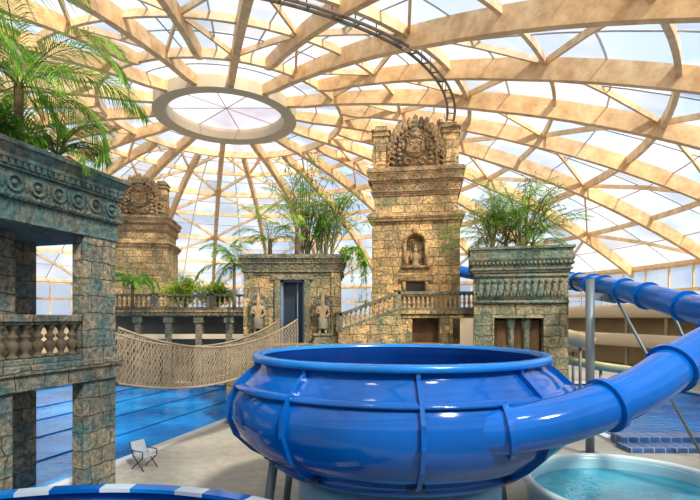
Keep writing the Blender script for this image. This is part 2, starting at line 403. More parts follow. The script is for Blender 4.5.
# ------------------------------------------------------------------ stone helpers
def layered(mb,x0,x1,y0,y1,z,layers):
    for h,p,*t in layers:
        if t: mb.taper(x0-p,x1+p,y0-p,y1+p,z,z+h,t[0])
        else: mb.box(x0-p,x1+p,y0-p,y1+p,z,z+h)
        z+=h
    return z
def perim(x0,x1,y0,y1,step,sides='frl'):
    out=[]
    if 'f' in sides:
        n=max(1,round((x1-x0)/step)); out+=[(x0+(i+.5)*(x1-x0)/n,y0,'f') for i in range(n)]
    n=max(1,round((y1-y0)/step))
    if 'r' in sides: out+=[(x1,y0+(i+.5)*(y1-y0)/n,'r') for i in range(n)]
    if 'l' in sides: out+=[(x0,y0+(i+.5)*(y1-y0)/n,'l') for i in range(n)]
    return out
def dentils(mb,x0,x1,y0,y1,z0,z1,step,dep,sides='frl'):
    w=step*.32
    for x,y,s in perim(x0,x1,y0,y1,step,sides):
        if s=='f': mb.box(x-w,x+w,y-dep,y+.02,z0,z1)
        elif s=='r': mb.box(x-.02,x+dep,y-w,y+w,z0,z1)
        else: mb.box(x-dep,x+.02,y-w,y+w,z0,z1)
def scrolls(mb,x0,x1,y0,y1,z,rad,step,sides='frl',alt=True):
    for i,(x,y,s) in enumerate(perim(x0,x1,y0,y1,step,sides)):
        ax='y' if s=='f' else 'x'
        c=(x,y-.01,z) if s=='f' else ((x+.01,y,z) if s=='r' else (x-.01,y,z))
        mb.arc(c,rad,rad*.24,0,2*PI,12,ax,5)
        e=rad*.42; mb.ell(c,(e,e,e),8,5)
        if alt:
            d=step*.5
            if s=='f': mb.ell((x+d,y,z),(step*.10,.04,rad*.95),6,5)
            else: mb.ell((x,y+d,z),(.04,step*.10,rad*.95),6,5)
def baluster_prof(h,r):
    return [(r*.9,0),(r*.9,h*.08),(r*.45,h*.12),(r*.55,h*.2),(r,h*.35),(r*.85,h*.47),(r*.4,h*.55),(r*.8,h*.62),(r*.8,h*.68),(r*.4,h*.74),(r*.6,h*.86),(r*.85,h*.92),(r*.85,h)]

# ------------------------------------------------------------------ LEFT NEAR PAVILION
lp=thing('stone_pavilion','large near two storey blue grey stone pavilion at left edge with planted roof','pavilion',PO,PR)
X0=-2.8; Y0=-7.0
def lpil(x0,x1,y0,y1,z0=-1.4,z1=6.12):
    mb=MB(); mb.box(x0,x1,y0,y1,z0,z1)
    return mb.build('pillar',M_st_left,lp,bevel=.03)
lpil(-.36,0,-.98,0,-.02); lpil(-.45,0,-3.55,-2.7,-.02,2.73); lpil(-.45,0,-7,-6.1,-.02)
for y in (-1.0,-3.5,-7): lpil(X0,X0+.5,y,y+.8)
lpil(-1.45,-1.1,-2.1,-1.75,3.2)
mb=MB(); mb.box(X0,.06,Y0,.06,2.72,3.05); mb.box(X0-.05,.12,Y0-.05,.12,3.05,3.24); mb.build('floor_slab',M_st_left,lp,bevel=.02)
mb=MB(); z=layered(mb,X0,0,Y0,0,6.1,[(.42,.03),(.08,.09),(.5,.04),(.06,.1),(.12,.06),(.09,.14),(.16,.12,.1),(.10,.25)])
mb.build('cornice',M_st_leftc,lp,bevel=.012)
mb=MB(); dentils(mb,X0,.06,Y0,.06,7.16,7.27,.14,.08,'rf')
scrolls(mb,X0,.05,Y0,.04,6.85,.15,.52,'rf')
for x,y,s in perim(X0,0.11,Y0,0.1,.11,'rf'):
    mb.ell((x,y,6.58),(.045,.045,.045),6,4)
mb.build('carved_frieze',M_st_leftc,lp)
mb=MB(); mb.box(X0+.05,-.05,Y0+.05,-.05,7.5,7.66); mb.build('planter_soil',M_soil,lp)
bl=bpy.data.objects.new('balustrade',None); COL.objects.link(bl); bl.parent=lp
mb=MB(); mb.box(-.4,-.04,-6.1,-.98,4.12,4.27); mb.box(-.33,-.1,-6.1,-.98,4.05,4.12); mb.build('top_rail',M_st_left,bl,bevel=.02)
mb=MB(); mb.box(-.36,-.08,-6.1,-.98,3.24,3.36); mb.build('bottom_rail',M_st_left,bl,bevel=.02)
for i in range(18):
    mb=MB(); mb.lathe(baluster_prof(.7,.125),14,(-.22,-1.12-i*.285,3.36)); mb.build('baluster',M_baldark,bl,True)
mb=MB(); mb.box(X0+.1,X0+.3,-6,-1,3.24,4.1); mb.build('back_parapet',M_st_left,lp,bevel=.02)

# ------------------------------------------------------------------ TEMPLE PODIUM + central tower
mb=MB(); mb.box(-4.9,4.3,19.0,28,-.02,3.05); mb.box(-5.0,4.35,18.9,28,3.05,3.15)
pd=mb.build('temple_podium',M_st_mid,bevel=.02); tag(pd,'block stone podium carrying the temple buildings behind the blue bowl','podium')

def kala(mb,w=1.0):
    mb.box(-w,w,-.1,.5,0,1.3)
    for i in range(15):
        a=PI*i/14; cx=math.cos(a); sz=math.sin(a)
        hgt=.2+.09*(i%2)+.12*sz
        mb.ell((cx*w*1.08,-.1,.66+sz*1.42),(.12,.12,hgt*.9),7,5)
        mb.ell((cx*w*.9,-.2,.66+sz*1.2),(.07,.08,.10),6,5)
    for rr_,th in ((.97,.045),(.74,.045)):
        pts=[(rr_*w*math.cos(PI*i/20),-.18,.6+1.36*rr_*math.sin(PI*i/20)) for i in range(21)]
        mb.tube(pts,th,6)
    mb.ell((0,.05,1.0),(.88,.24,1.05),16,10)
    mb.ell((0,-.16,.85),(.44,.2,.46),14,9)
    for s in (-1,1):
        mb.ell((s*.17,-.34,.98),(.065,.06,.05),8,6); mb.arc((s*.18,-.33,1.0),.12,.03,R(10),R(170),8,'y',5)
        mb.ell((s*.28,-.3,.72),(.11,.08,.10),8,6)
        mb.ell((s*.5,-.22,.95),(.08,.09,.2),8,6)
        for k in range(5): mb.ell((s*(.62+.05*(k%2)),-.22,.16+.2*k),(.1,.1,.09),7,5)
        for k in range(4): mb.arc((s*(1.0-.03*k),-.2,.12+.26*k),.13,.045,0,1.6*PI,9,'y',5)
        for k in range(3): mb.arc((s*(.3+.13*k),-.22,1.5-.12*k),.1,.035,0,1.7*PI,9,'y',5)
        mb.arc((s*.3,-.26,.25),.13,.045,0,1.6*PI,10,'y',5)
        mb.ell((s*.45,-.1,1.95),(.13,.12,.28),8,6); mb.ell((s*.78,-.1,1.6),(.12,.12,.26),8,6)
        for k in range(3): mb.ell((s*(.12+.1*k),-.22,1.32-.05*k),(.05,.06,.1),6,5)
    mb.ell((0,-.36,.84),(.07,.08,.12),8,6)
    mb.ell((0,-.3,.62),(.24,.08,.05),10,6)
    for k in range(5): mb.ell((0,-.18,1.45+.2*k),(.24-.035*k,.15-.02*k,.15),9,6)

def tower(name,label,loc,rz,w,d,zz,niche=True):
    t=thing(name,label,'tower',loc,rz)
    h=w/2; z0,z1,z2,z3,z4=zz
    mb=MB()
    nw=.42; nb=z1-2.0; nt=z1-.95
    if niche:
        mb.box(-h,-nw,0,d,z0,z1); mb.box(nw,h,0,d,z0,z1); mb.box(-nw,nw,.5,d,z0,z1); mb.box(-nw,nw,0,.5,z0,nb); mb.box(-nw,nw,0,.5,nt+.42,z1)
        n=10; v=[];f=[]
        for i in range(n+1):
            a=PI-PI*i/n; v+=[(nw*math.cos(a),0,nt+.42*math.sin(a)),(nw*math.cos(a),0,nt+.42),(nw*math.cos(a),.5,nt+.42*math.sin(a)),]
        for i in range(n): f+=[(i*3,i*3+3,i*3+4,i*3+1),(i*3,i*3+2,i*3+5,i*3+3)]
        mb.add(v,f)
    else: mb.box(-h,h,0,d,z0,z1)
    mb.build('tower_shaft',M_st_warm,t)
    mb=MB(); layered(mb,-h,h,0,d,z1,[(.07,.05),(.07,.1),(.1,.14),(.06,.2),(.12,.23),(.06,.16),(.06,.08)]); 
    mb.box(-h+.1,h-.1,.1,d-.1,z1+.5,z2)
    mb.build('upper_stage',M_st_warm,t,bevel=.015)
    k=(z3-z2)
    mb=MB(); layered(mb,-h+.1,h-.1,.1,d-.1,z2,[(k*.07,.06),(k*.06,.11),(k*.06,.16),(k*.28,.1),(k*.06,.16),(k*.06,.21),(k*.17,.2,.08),(k*.07,.3),(k*.11,.35),(k*.06,.28)]); mb.build('cornice',M_st_warmc,t,bevel=.012)
    mb=MB(); scrolls(mb,-h,h,0,d,z2+k*.33,k*.1,k*.3,'frl'); dentils(mb,-h-.1,h+.1,-.1,d+.1,z2+k*.54,z2+k*.61,.2,.1); mb.build('carved_frieze',M_st_warmc,t)
    mb=MB(); dentils(mb,-h-.05,h+.05,-.05,d,z1+.12,z1+.22,.22,.1); mb.build('dentil_band',M_st_warmc,t)
    for s in (-1,1):
        mb=MB(); xa,xb=sorted((s*(h-.05),s*(h-.78))); mb.box(xa,xb,.05,.85,z3,z4-.55); mb.box(xa+.12,xb-.12,0,.1,z3+.2,z4-.75)
        layered(mb,xa,xb,.05,.85,z4-.55,[(.1,.08),(.15,.02),(.1,.1),(.2,-.08)]); mb.build('corner_pier',M_st_warm,t,bevel=.02)
    mb=MB(); mb.box(-h+.5,h-.5,.5,d-.5,z3,z3+(z4-z3)*.6); mb.build('attic_block',M_st_warm,t,bevel=.02)
    mb=MB(); sc=(z4-z3)/1.85; mb.M=Matrix.Translation((0,.1,z3))@Matrix.Diagonal((sc*1.0,sc,sc*.9,1)); kala(mb); mb.build('carved_crest',M_st_warmc,t,True)
    if niche:
        mb=MB(); mb.arc((0,-.03,nt),nw+.08,.07,0,PI,14,'y',6)
        for s in (-1,1): mb.box(s*(nw+.08)-.07,s*(nw+.08)+.07,-.1,.02,nb,nt)
        mb.box(-nw-.25,nw+.25,-.16,.05,nb-.14,nb); mb.ell((0,-.08,nt+.62),(.16,.08,.2),8,6)
        mb.box(-.75,.75,-.1,.02,nb-.75,nb-.55); mb.box(-.45,.45,-.1,.02,nb-.6,nb-.5)
        mb.box(-.6,-.45,-.1,.02,nb-1.35,nb-.75); mb.box(.45,.6,-.1,.02,nb-1.35,nb-.75); mb.box(-.7,.7,-.14,.02,nb-1.5,nb-1.35)
        mb.build('niche_frame',M_st_warmc,t,True)
        mb=MB(); mb.lathe([(.2,0),(.22,.08),(.13,.12),(.17,.3),(.2,.5),(.12,.62),(.06,.66)],10,(0,.2,nb)); mb.ell((0,.2,nb+.76),(.1,.1,.13),8,6); mb.ell((0,.2,nb+.92),(.06,.06,.1),6,5)
        mb.ell((-.2,.16,nb+.42),(.06,.07,.18),6,5); mb.ell((.2,.16,nb+.42),(.06,.07,.18),6,5)
        mb.build('niche_idol',M_bal,t,True)
        mb=MB(); mb.box(-.45,.45,-.03,.0,nb-1.35,nb-.75); mb.build('blind_window',M_dark,t)
    return t
tw=tower('temple_tower','tall warm stone temple tower with carved arched crest between two piers',(3.08,22.6,0),R(-9),4.1,3.6,(3.0,8.66,10.0,11.3,13.4))
mb=MB(); mb.tube([(1.25,1.6,11.2),(1.25,1.6,13.9)],.17,10); mb.lathe([(.24,0),(.24,.15),(.1,.3)],10,(1.25,1.6,13.9)); mb.build('chimney_pipe',M_st_warm,tw)
tower('temple_tower','smaller distant stone tower with carved crest behind the left colonnade',(-14.1,32.2,0),R(8),3.5,3.4,(0,8.9,10.0,11.1,13.5),False)

# ------------------------------------------------------------------ MID PAVILION
mp=thing('gate_pavilion','ochre stone gate pavilion with dark blue doorway at end of rope bridge','pavilion',(-2.42,20.2,3.15))
h=2.0;d=3.0
mb=MB(); mb.box(-h,-.62,0,d,0,3.0); mb.box(.62,h,0,d,0,3.0); mb.box(-.62,.62,0,d,2.65,3.0); mb.box(-.62,.62,1,d,0,2.65)
for s in (-1,1):
    xa,xb=sorted((s*h,s*(h-.32))); mb.box(xa-.04,xb+.04,-.1,0,0,2.95)
mb.build('pavilion_wall',M_st_mid,mp)
mb=MB(); layered(mb,-h,h,0,d,2.85,[(.12,.06),(.08,.14),(.28,.08),(.08,.16),(.12,.14,.08),(.17,.26)]); mb.build('cornice',M_st_midc,mp,bevel=.012)
mb=MB(); scrolls(mb,-h-.08,h+.08,-.09,d,3.19,.1,.34); dentils(mb,-h-.1,h+.1,-.1,d,3.42,3.5,.15,.09); mb.build('carved_frieze',M_st_midc,mp)
mb=MB(); mb.box(-h+.1,h-.1,.1,d-.1,3.6,3.76); mb.build('planter_soil',M_soil,mp)
mb=MB(); mb.box(-.75,-.5,-.12,.1,0,2.75); mb.box(.5,.75,-.12,.1,0,2.75); mb.box(-.9,.9,-.14,.1,2.65,2.85); mb.build('door_surround',M_st_midc,mp,bevel=.02)
dr=MB(); dr.box(-.5,.5,.5,.56,0,2.65); dro=dr.build('door',M_door,mp)
mb=MB(); mb.box(.16,.2,.3,.4,0,2.6); mb.box(-.5,-.42,.1,.5,0,2.65); mb.box(.42,.5,.1,.5,0,2.65); mb.box(-.5,.5,.1,.5,2.57,2.65); mb.build('door_frame',plain('grey blue door frame',(.12,.22,.34),.4),dro)

def statue(loc,label):
    t=thing('guardian_statue',label,'statue',loc,group='guardian statues beside the doorway')
    t.scale=(1.05,1.05,1.05)
    mb=MB(); layered(mb,-.3,.3,-.25,.25,0,[(.12,.06),(.2,0),(.08,.06)]); mb.build('pedestal',M_st_midc,t,bevel=.01)
    J={'pel':(0,0,1.0,.14),'wa':(0,0,1.15,.11),'ch':(0,-.02,1.34,.155),'nk':(0,-.02,1.5,.065),'hd':(0,-.04,1.62,.105),'cr':(0,0,1.78,.08),'cr2':(0,0,2.0,.025)}
    for s,n in ((-1,'l'),(1,'r')):
        J['sh'+n]=(s*.2,-.02,1.41,.065); J['el'+n]=(s*.26,-.02,1.17,.05); J['ha'+n]=(s*.13,-.17,1.2 if s<0 else 1.02,.045)
        J['hp'+n]=(s*.09,0,.92,.10); J['kn'+n]=(s*.11,-.03,.68,.075); J['ft'+n]=(s*.11,0,.45,.055); J['to'+n]=(s*.13,-.13,.43,.045)
    E=[('pel','wa'),('wa','ch'),('ch','nk'),('nk','hd'),('hd','cr'),('cr','cr2')]
    for n in 'lr': E+=[('ch','sh'+n),('sh'+n,'el'+n),('el'+n,'ha'+n),('pel','hp'+n),('hp'+n,'kn'+n),('kn'+n,'ft'+n),('ft'+n,'to'+n)]
    ks=list(J); me=bpy.data.meshes.new('figure'); me.from_pydata([J[k][:3] for k in ks],[(ks.index(a),ks.index(b)) for a,b in E],[])
    o=bpy.data.objects.new('figure',me); COL.objects.link(o); o.parent=t
    sk=o.modifiers.new('s','SKIN')
    for i,k in enumerate(ks): me.skin_vertices[0].data[i].radius=(J[k][3],J[k][3])
    me.skin_vertices[0].data[0].use_root=True
    ss=o.modifiers.new('u','SUBSURF'); ss.levels=1; ss.render_levels=2
    me.materials.append(M_bal)
    mb=MB(); mb.lathe([(.10,0),(.19,-.02),(.17,-.2),(.20,-.42),(.19,-.44),(.08,-.4)],12,(0,0,1.02)); mb.build('skirt',M_statue,t,True)
    mb=MB(); mb.arc((0,.12,1.5),.32,.035,R(-30),R(210),16,'y',6)
    for k in range(13):
        a=R(-20)+R(220)*k/12; mb.ell((.36*math.cos(a),.12,1.5+.4*math.sin(a)),(.045,.04,.07),6,5)
    mb.box(-.24,.24,.12,.2,.4,1.5); mb.build('halo_slab',M_st_leftc,t,True)
    return t
statue((-2.42-1.35,19.75,3.15),'left stone guardian statue on pedestal beside the blue doorway')
statue((-2.42+1.3,19.75,3.15),'right stone guardian statue on pedestal between doorway and stairs')

# ------------------------------------------------------------------ RIGHT PAVILION
rp=thing('relief_pavilion','green grey stone pavilion with carved relief band, right of the tower','pavilion',(6.38,18.0,0),R(-14))
h=1.68;d=2.8
mb=MB(); mb.box(-h,-h+.75,0,d,0,4.2); mb.box(h-.85,h,0,d,0,4.2); mb.box(-h,h,0,d,4.2,6.1); mb.box(-h+.75,h-.85,1.2,d,0,4.2); mb.build('pavilion_wall',M_st_right,rp)
mb=MB(); layered(mb,-h,h,0,d,5.9,[(.1,.06),(.08,.14),(.2,.08),(.12,.12,.08),(.12,.2),(.25,.14),(.1,.22)]); mb.build('cornice',M_st_rightc,rp,bevel=.012)
mb=MB(); mb.box(-h+.1,h-.1,-.05,0,4.85,5.75); mb.box(-h,h,-.1,0,4.75,4.86); mb.box(-h,h,-.1,0,5.74,5.84)
dentils(mb,-h-.1,h+.1,-.1,d,6.2,6.3,.15,.1)
for i in range(13):
    x=-h+.25+i*(2*h-.5)/12; z=5.3
    mb.ell((x,-.08,z-.05),(.1,.07,.26),8,6); mb.ell((x,-.1,z+.28),(.07,.07,.09),8,6); mb.ell((x+.08,-.08,z+.02),(.04,.05,.17),6,5); mb.ell((x-.09,-.08,z-.2),(.05,.05,.14),6,5)
    if i%2: mb.arc((x,-.06,z+.1),.14,.03,0,PI,8,'y',5)
mb.build('relief_band',M_st_rightc,rp,True)
mb=MB(); mb.box(-h+.1,h-.1,.1,d-.1,6.75,6.92); mb.build('planter_soil',M_soil,rp)
for k in range(3):
    mb=MB(); mb.box(-.88+k*.57,-.36+k*.57,.8,.88,0,4.1)
    for z in (.3,1.6,2.9): mb.box(-.82+k*.57,-.42+k*.57,.76,.8,z,z+1.05)
    mb.build('wooden_panel',M_brown,rp,bevel=.01)
for x in (-.3,.25):
    mb=MB(); mb.lathe([(.16,0),(.16,.2),(.11,.3),(.12,2),(.11,3.8),(.16,3.9),(.18,4.2)],14,(x,.35,0)); mb.build('column',M_st_rightc,rp,True)

# ------------------------------------------------------------------ LANDING with stairs
ld=thing('stair_landing','raised stone terrace with stairs and balustrade in front of the tower','terrace',(0,0,0))
TX=2.0; XE=5.3
mb=MB(); mb.box(TX,XE,20.0,21.8,4.2,4.36); mb.box(TX-.05,XE,19.9,21.8,4.36,4.52); mb.build('terrace_slab',M_st_mid,ld,bevel=.02)
for x0_,x1_ in ((TX+.1,TX+.6),(3.75,4.3)):
    mb=MB(); mb.box(x0_,x1_,20.05,20.5,3.15,4.2); mb.build('pier',M_st_mid,ld,bevel=.02)
mb=MB(); mb.box(TX+.05,4.3,21.2,21.5,3.15,4.2); mb.build('back_wall',M_brown,ld)
mb=MB(); nst=8; sx=-.5; stp=(TX-sx)/nst
for k in range(nst): mb.box(sx+k*stp,sx+(k+1)*stp,20.1,21.5,3.15,3.15+.171*(k+1))
mb.build('stair_flight',M_st_mid,ld,bevel=.01)
def balus(parent,P,Q,h=.78,n=10,r=.075,mat=M_st_midc,ends=(1,1)):
    b=bpy.data.objects.new('balustrade',None); COL.objects.link(b); b.parent=parent
    P=Vector(P);Q=Vector(Q); up=Vector((0,0,1))
    mb=MB(); mb.bar(P+up*h,Q+up*h,.26,.13); mb.build('top_rail',mat,b,bevel=.015)
    mb=MB(); mb.bar(P+up*.06,Q+up*.06,.24,.12); mb.build('bottom_rail',mat,b,bevel=.015)
    for i in range(n):
        p=P.lerp(Q,(i+.5)/n); mb=MB(); mb.lathe(baluster_prof(h-.14,r),8,p+up*.1); mb.build('baluster',M_bal,b,True)
    for p,e in zip((P,Q),ends):
        if e: mb=MB(); layered(mb,p.x-.13,p.x+.13,p.y-.13,p.y+.13,p.z,[(h+.08,0),(.06,.04)]); mb.build('newel_post',mat,b,bevel=.015)
balus(ld,(TX-.02,20.02,4.52),(XE-.05,20.02,4.52),.72,17,ends=(1,0))
balus(ld,(sx+.05,20.0,3.62),(TX-.05,20.0,4.52),.70,12,ends=(1,0))
mb=MB(); n=14; v=[];f=[]
for i in range(n+1):
    t=i/n; x=sx+(TX+.1-sx)*t; top=min(4.52,3.62+.9*(x-sx)/(TX-sx)); bot=3.13
    for y in (19.88,20.12): v+=[(x,y,bot),(x,y,top)]
for i in range(n):
    a=i*4; b_=a+4; f+=[(a,b_,b_+1,a+1),(a+2,a+3,b_+3,b_+2),(a+1,b_+1,b_+3,a+3),(a,a+2,b_+2,b_)]
f+=[(0,1,3,2),(n*4,n*4+2,n*4+3,n*4+1)]
mb.add(v,f); mb.build('stair_string',M_st_mid,ld)

# ------------------------------------------------------------------ LEFT COLONNADE behind pool
cl=thing('colonnade_bridge','long stone footbridge with balustrade over the far end of left pool','bridge',(0,29.6,0))
xa,xb=-15.5,-5.1
mb=MB(); mb.box(xa,xb,-.1,2.0,4.3,4.55); mb.box(xa,xb,-.2,2.1,4.55,4.75); mb.build('bridge_deck',M_st_mid,cl,bevel=.02)
mb=MB(); dentils(mb,xa,xb,-.1,1.9,4.38,4.5,.3,.08,'f'); mb.build('corbel_row',M_st_midc,cl)
for i in range(6):
    mb=MB(); x=xa+.5+i*(xb-xa-1)/5; mb.box(x-.28,x+.28,0,.6,-.02,.5); mb.box(x-.2,x+.2,.05,.5,.5,3.9); mb.box(x-.3,x+.3,-.03,.6,3.9,4.3); mb.build('pillar',M_st_midc,cl,bevel=.02)
mb=MB(); mb.box(xa,xb,.1,.4,2.9,3.2); mb.build('tie_beam',M_cream,cl,bevel=.02)
for i in range(3):
    xs=xa+i*(xb-xa)/3; balus(cl,(xs+.1,0,4.75),(xs+(xb-xa)/3-.1,0,4.75),.85,11,.09)
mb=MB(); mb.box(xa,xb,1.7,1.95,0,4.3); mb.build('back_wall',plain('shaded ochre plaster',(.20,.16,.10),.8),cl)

# ------------------------------------------------------------------ ROPE BRIDGE
rb=thing('rope_bridge','sagging rope net footbridge with plank walkway from pavilion to blue doorway','rope bridge',(0,0,0))
Apt=Vector((-6.2,12.3,2.55)); Bpt=Vector((-2.42,18.95,3.1)); dirv=(Bpt-Apt); dirv.z=0; dirv.normalize(); perp=Vector((dirv.y,-dirv.x,0))
def bp_(t,s,hh): 
    p=Apt.lerp(Bpt,t); sg=4*t*(1-t); p.z-=.66*sg; return p+perp*s*.42+Vector((0,0,hh*(1.4-.35*t-.1*sg)))
for i in range(34):
    t=(i+.5)/34; p=bp_(t,-1,0); q=bp_(t,1,0); mb=MB(); mb.bar(p,q,.19,.04); mb.build('plank',M_plank,rb)
for s in (-1,1):
    mb=MB(); mb.tube([bp_(i/30,s,1) for i in range(31)],.034,6); mb.build('handrail_rope',M_rope,rb,True)
    mb=MB(); mb.tube([bp_(i/30,s,0) for i in range(31)],.036,6); mb.build('foot_rope',M_rope,rb,True)
    mb=MB(); n=64; m=6
    for k in range(-m,n+1):
        for sgn in (1,-1):
            pts=[]
            for j in range(7):
                hh=j/6; tt=(k+m*hh)/n if sgn>0 else (k+m-m*hh)/n
                if 0<=tt<=1: pts.append(bp_(tt,s*(1+.08*math.sin(PI*hh)),hh))
            if len(pts)>1: mb.tube(pts,.0095,4)
    for k in range(41): mb.tube([bp_(k/40,s*(1+.08*math.sin(PI*j/4)),j/4) for j in range(5)],.011,4)
    mb.build('rope_net',M_rope,rb)

# ------------------------------------------------------------------ BLUE BOWL
BC=Vector((.92,9.2,0))
bw=thing('bowl_slide','giant glossy blue fibreglass bowl slide in the centre foreground','water slide',BC)
prof=[(0.5,1.42),(1.3,1.48),(1.8,1.56),(2.3,1.72),(2.74,1.98),(3.02,2.25),(3.14,2.55),(3.11,2.82),(2.98,3.05),(2.78,3.24),(2.66,3.34),(2.63,3.48)]
mb=MB(); mb.lathe(prof,96,cap=False); mb.build('outer_shell',M_bowl,bw,True)
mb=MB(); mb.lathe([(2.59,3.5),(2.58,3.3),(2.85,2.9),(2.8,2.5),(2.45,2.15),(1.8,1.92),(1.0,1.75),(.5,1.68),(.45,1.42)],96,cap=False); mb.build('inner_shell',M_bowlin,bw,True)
mb=MB(); mb.lathe([(2.57,3.49),(2.58,3.56),(2.71,3.56),(2.74,3.52),(2.74,3.45),(2.63,3.44)],96,cap=False); mb.build('rim',M_seam,bw,True)
NS=10
for k in range(NS):
    a=2*PI*(k+.28)/NS+R(8); mb=MB(); c,s=math.cos(a),math.sin(a); tx,ty=-s,c
    v=[];f=[]
    P=prof[1:]
    for i,(r,z) in enumerate(P):
        dr=P[min(i+1,len(P)-1)][0]-P[max(i-1,0)][0]; dz_=P[min(i+1,len(P)-1)][1]-P[max(i-1,0)][1]; l=math.hypot(dr,dz_); nr,nz=dz_/l,-dr/l
        for (o,w) in ((-.01,-.03),(.075,-.03),(.075,.03),(-.01,.03)):
            rr=r+nr*o; v.append((rr*c+tx*w,rr*s+ty*w,z+nz*o))
    for i in range(len(P)-1):
        for q in range(3): f.append((i*4+q,(i+1)*4+q,(i+1)*4+q+1,i*4+q+1))
    mb.add(v,f); mb.build('seam_flange',M_bowl,bw)
mb=MB(); mb.lathe([(2.98,3.02),(3.06,3.02),(3.06,3.06),(2.9,3.11)],96,cap=False); mb.build('upper_ring_flange',M_bowl,bw,True)
mb=MB(); mb.lathe([(2.3,1.68),(2.38,1.64),(2.5,1.74),(2.42,1.82)],96,cap=False); mb.build('lower_ring_flange',M_bowl,bw,True)
for k in range(NS):
    mb=MB(); a=2*PI*(k+.28)/NS+R(8)
    mb.bar((2.2*math.cos(a),2.2*math.sin(a),1.62),(2.55*math.cos(a),2.55*math.sin(a),1.80),.26,.05)
    mb.build('bolt_plate',M_bolt,bw)
mb=MB(); mb.lathe([(1.9,0),(1.9,1.25),(1.85,1.36),(1.7,1.4),(1.7,1.56),(.6,1.5)],64,cap=False); mb.build('base_drum',plain('pale blue drum',(.16,.36,.56),.4),bw,True)
for a_ in (206,150,86,26):
    a=R(a_); mb=MB(); mb.tube([(2.45*math.cos(a),2.45*math.sin(a),1.82),(2.7*math.cos(a),2.7*math.sin(a),0)],.08,10); mb.lathe([(.2,0),(.2,.04)],10,(2.7*math.cos(a),2.7*math.sin(a),0)); mb.build('leg',M_grey,bw,True)

# ------------------------------------------------------------------ TUBE SLIDE
ts=thing('tube_slide','blue enclosed tube slide looping from the back into the bowl','water slide',(0,0,0))
cp=[(1.3,6.65,2.62),(2.1,6.42,2.70),(3.0,6.5,2.86),(4.1,6.85,3.16),(5.1,7.35,3.55),(6.3,7.95,3.95),(7.45,9.1,4.2),(7.95,11,4.4),(8.05,13,4.8),(8.6,17,5.4),(9.25,20.5,5.8),(9.2,24,6.2),(7.5,26.2,6.5),(5.6,26.9,6.9),(4.2,26.9,6.95)]
path=crom(cp,8)
mb=MB(); mb.tube(path,.32,32,False); mb.build('tube_shell',M_tube,ts,True)
cum=0; nxt=.8
for i in range(1,len(path)-1):
    cum+=(path[i]-path[i-1]).length
    if cum>=nxt:
        nxt+=1.45; t=(path[i+1]-path[i-1]).normalized(); mb=MB(); mb.tube([path[i]-t*.04,path[i]+t*.04],.38,32); mb.build('joint_flange',M_tube,ts)
for (p,q) in (((8.3,15,4.85),(10.6,14.4,0)),((8.02,12,4.4),(10.4,12.6,0))):
    mb=MB(); mb.tube([p,q],.045,8); mb.build('stay_strut',M_grey,ts,True)
def post(x,y,top,target,label):
    t=thing('support_post',label,'post',(x,y,0),group='steel posts carrying the tube slide')
    mb=MB(); mb.tube([(0,0,0),(0,0,top)],.13,14); mb.build('pole',M_grey,t,True)
    mb=MB(); mb.lathe([(.3,0),(.3,.04),(.14,.05)],14); mb.build('foot_plate',M_grey,t)
    mb=MB(); q=Vector(target)-Vector((x,y,0)); mb.bar((0,0,top-.5),q,.12,.2); mb.build('bracket',M_grey,t)
post(7.4,14.8,5.4,(8.25,14.9,4.75),'tall grey steel post between bowl and right pool')
post(7.9,9.6,3.8,(7.7,9.7,3.88),'short grey post under the outer bend of the tube')

# ------------------------------------------------------------------ ROUND TUB bottom right
tb=thing('round_tub','round teal blue plunge pool with pale raised rim in the bottom right corner','pool tub',(5.95,10.1,0))
mb=MB(); mb.lathe([(2.1,0),(2.1,.58),(2.17,.6),(2.2,.65),(2.17,.7),(2.1,.72),(2.03,.7),(2.0,.62),(2.0,.1)],72,cap=False); mb.build('tub_wall',M_cyan,tb,True)
mb=MB(); mb.lathe([(2.2,.68),(2.19,.74),(2.1,.77),(2.02,.74),(2.02,.68)],72,cap=False); mb.build('rim_edge',plain('pale rim edge',(.60,.74,.79),.3),tb,True)
mb=MB(); mb.lathe([(0,.42),(2.0,.42)],48,cap=False); mb.build('tub_water',M_water2,tb)

# ------------------------------------------------------------------ STRIPED FLUME bottom left
fl=thing('open_flume','curved open slide trough with blue and white striped rim, bottom left','water slide',(-3.7,2.7,0))
a0,a1=R(35),R(165)
mb=MB(); mb.lathe([(5.0,1.48),(4.95,1.1),(4.7,.85),(4.4,.75),(4.1,.85),(3.85,1.1),(3.8,1.48)],60,cap=False,a0=a0,a1=a1); mb.build('trough',M_bowl,fl,True)
M_pale=plain('pale blue gelcoat',(.42,.52,.63),.3,0,.05)
cols_=[M_bowl,M_pale,M_seam,M_pale]
nseg=18
for k in range(nseg):
    w0=.0 if k%2==0 else .22; w1=1.22 if k%2==0 else 1.0
    b0=a0+(a1-a0)*(k+w0)/nseg; b1=a0+(a1-a0)*(k+w1)/nseg
    mb=MB(); mb.lathe([(4.84,1.46),(4.84,1.52),(5.06,1.52),(5.06,1.44),(4.98,1.44)],8,cap=False,a0=b0,a1=b1); mb.build('rim_stripe',cols_[k%4],fl)
mb=MB(); mb.lathe([(3.7,1.44),(3.7,1.52),(3.88,1.52),(3.88,1.46)],60,cap=False,a0=a0,a1=a1); mb.build('inner_rim',M_seam,fl)
for d_ in (50,85,120,150):
    mb=MB(); a=R(d_); mb.tube([(4.4*math.cos(a),4.4*math.sin(a),0),(4.4*math.cos(a),4.4*math.sin(a),.78)],.09,10); mb.build('leg',M_grey,fl,True)

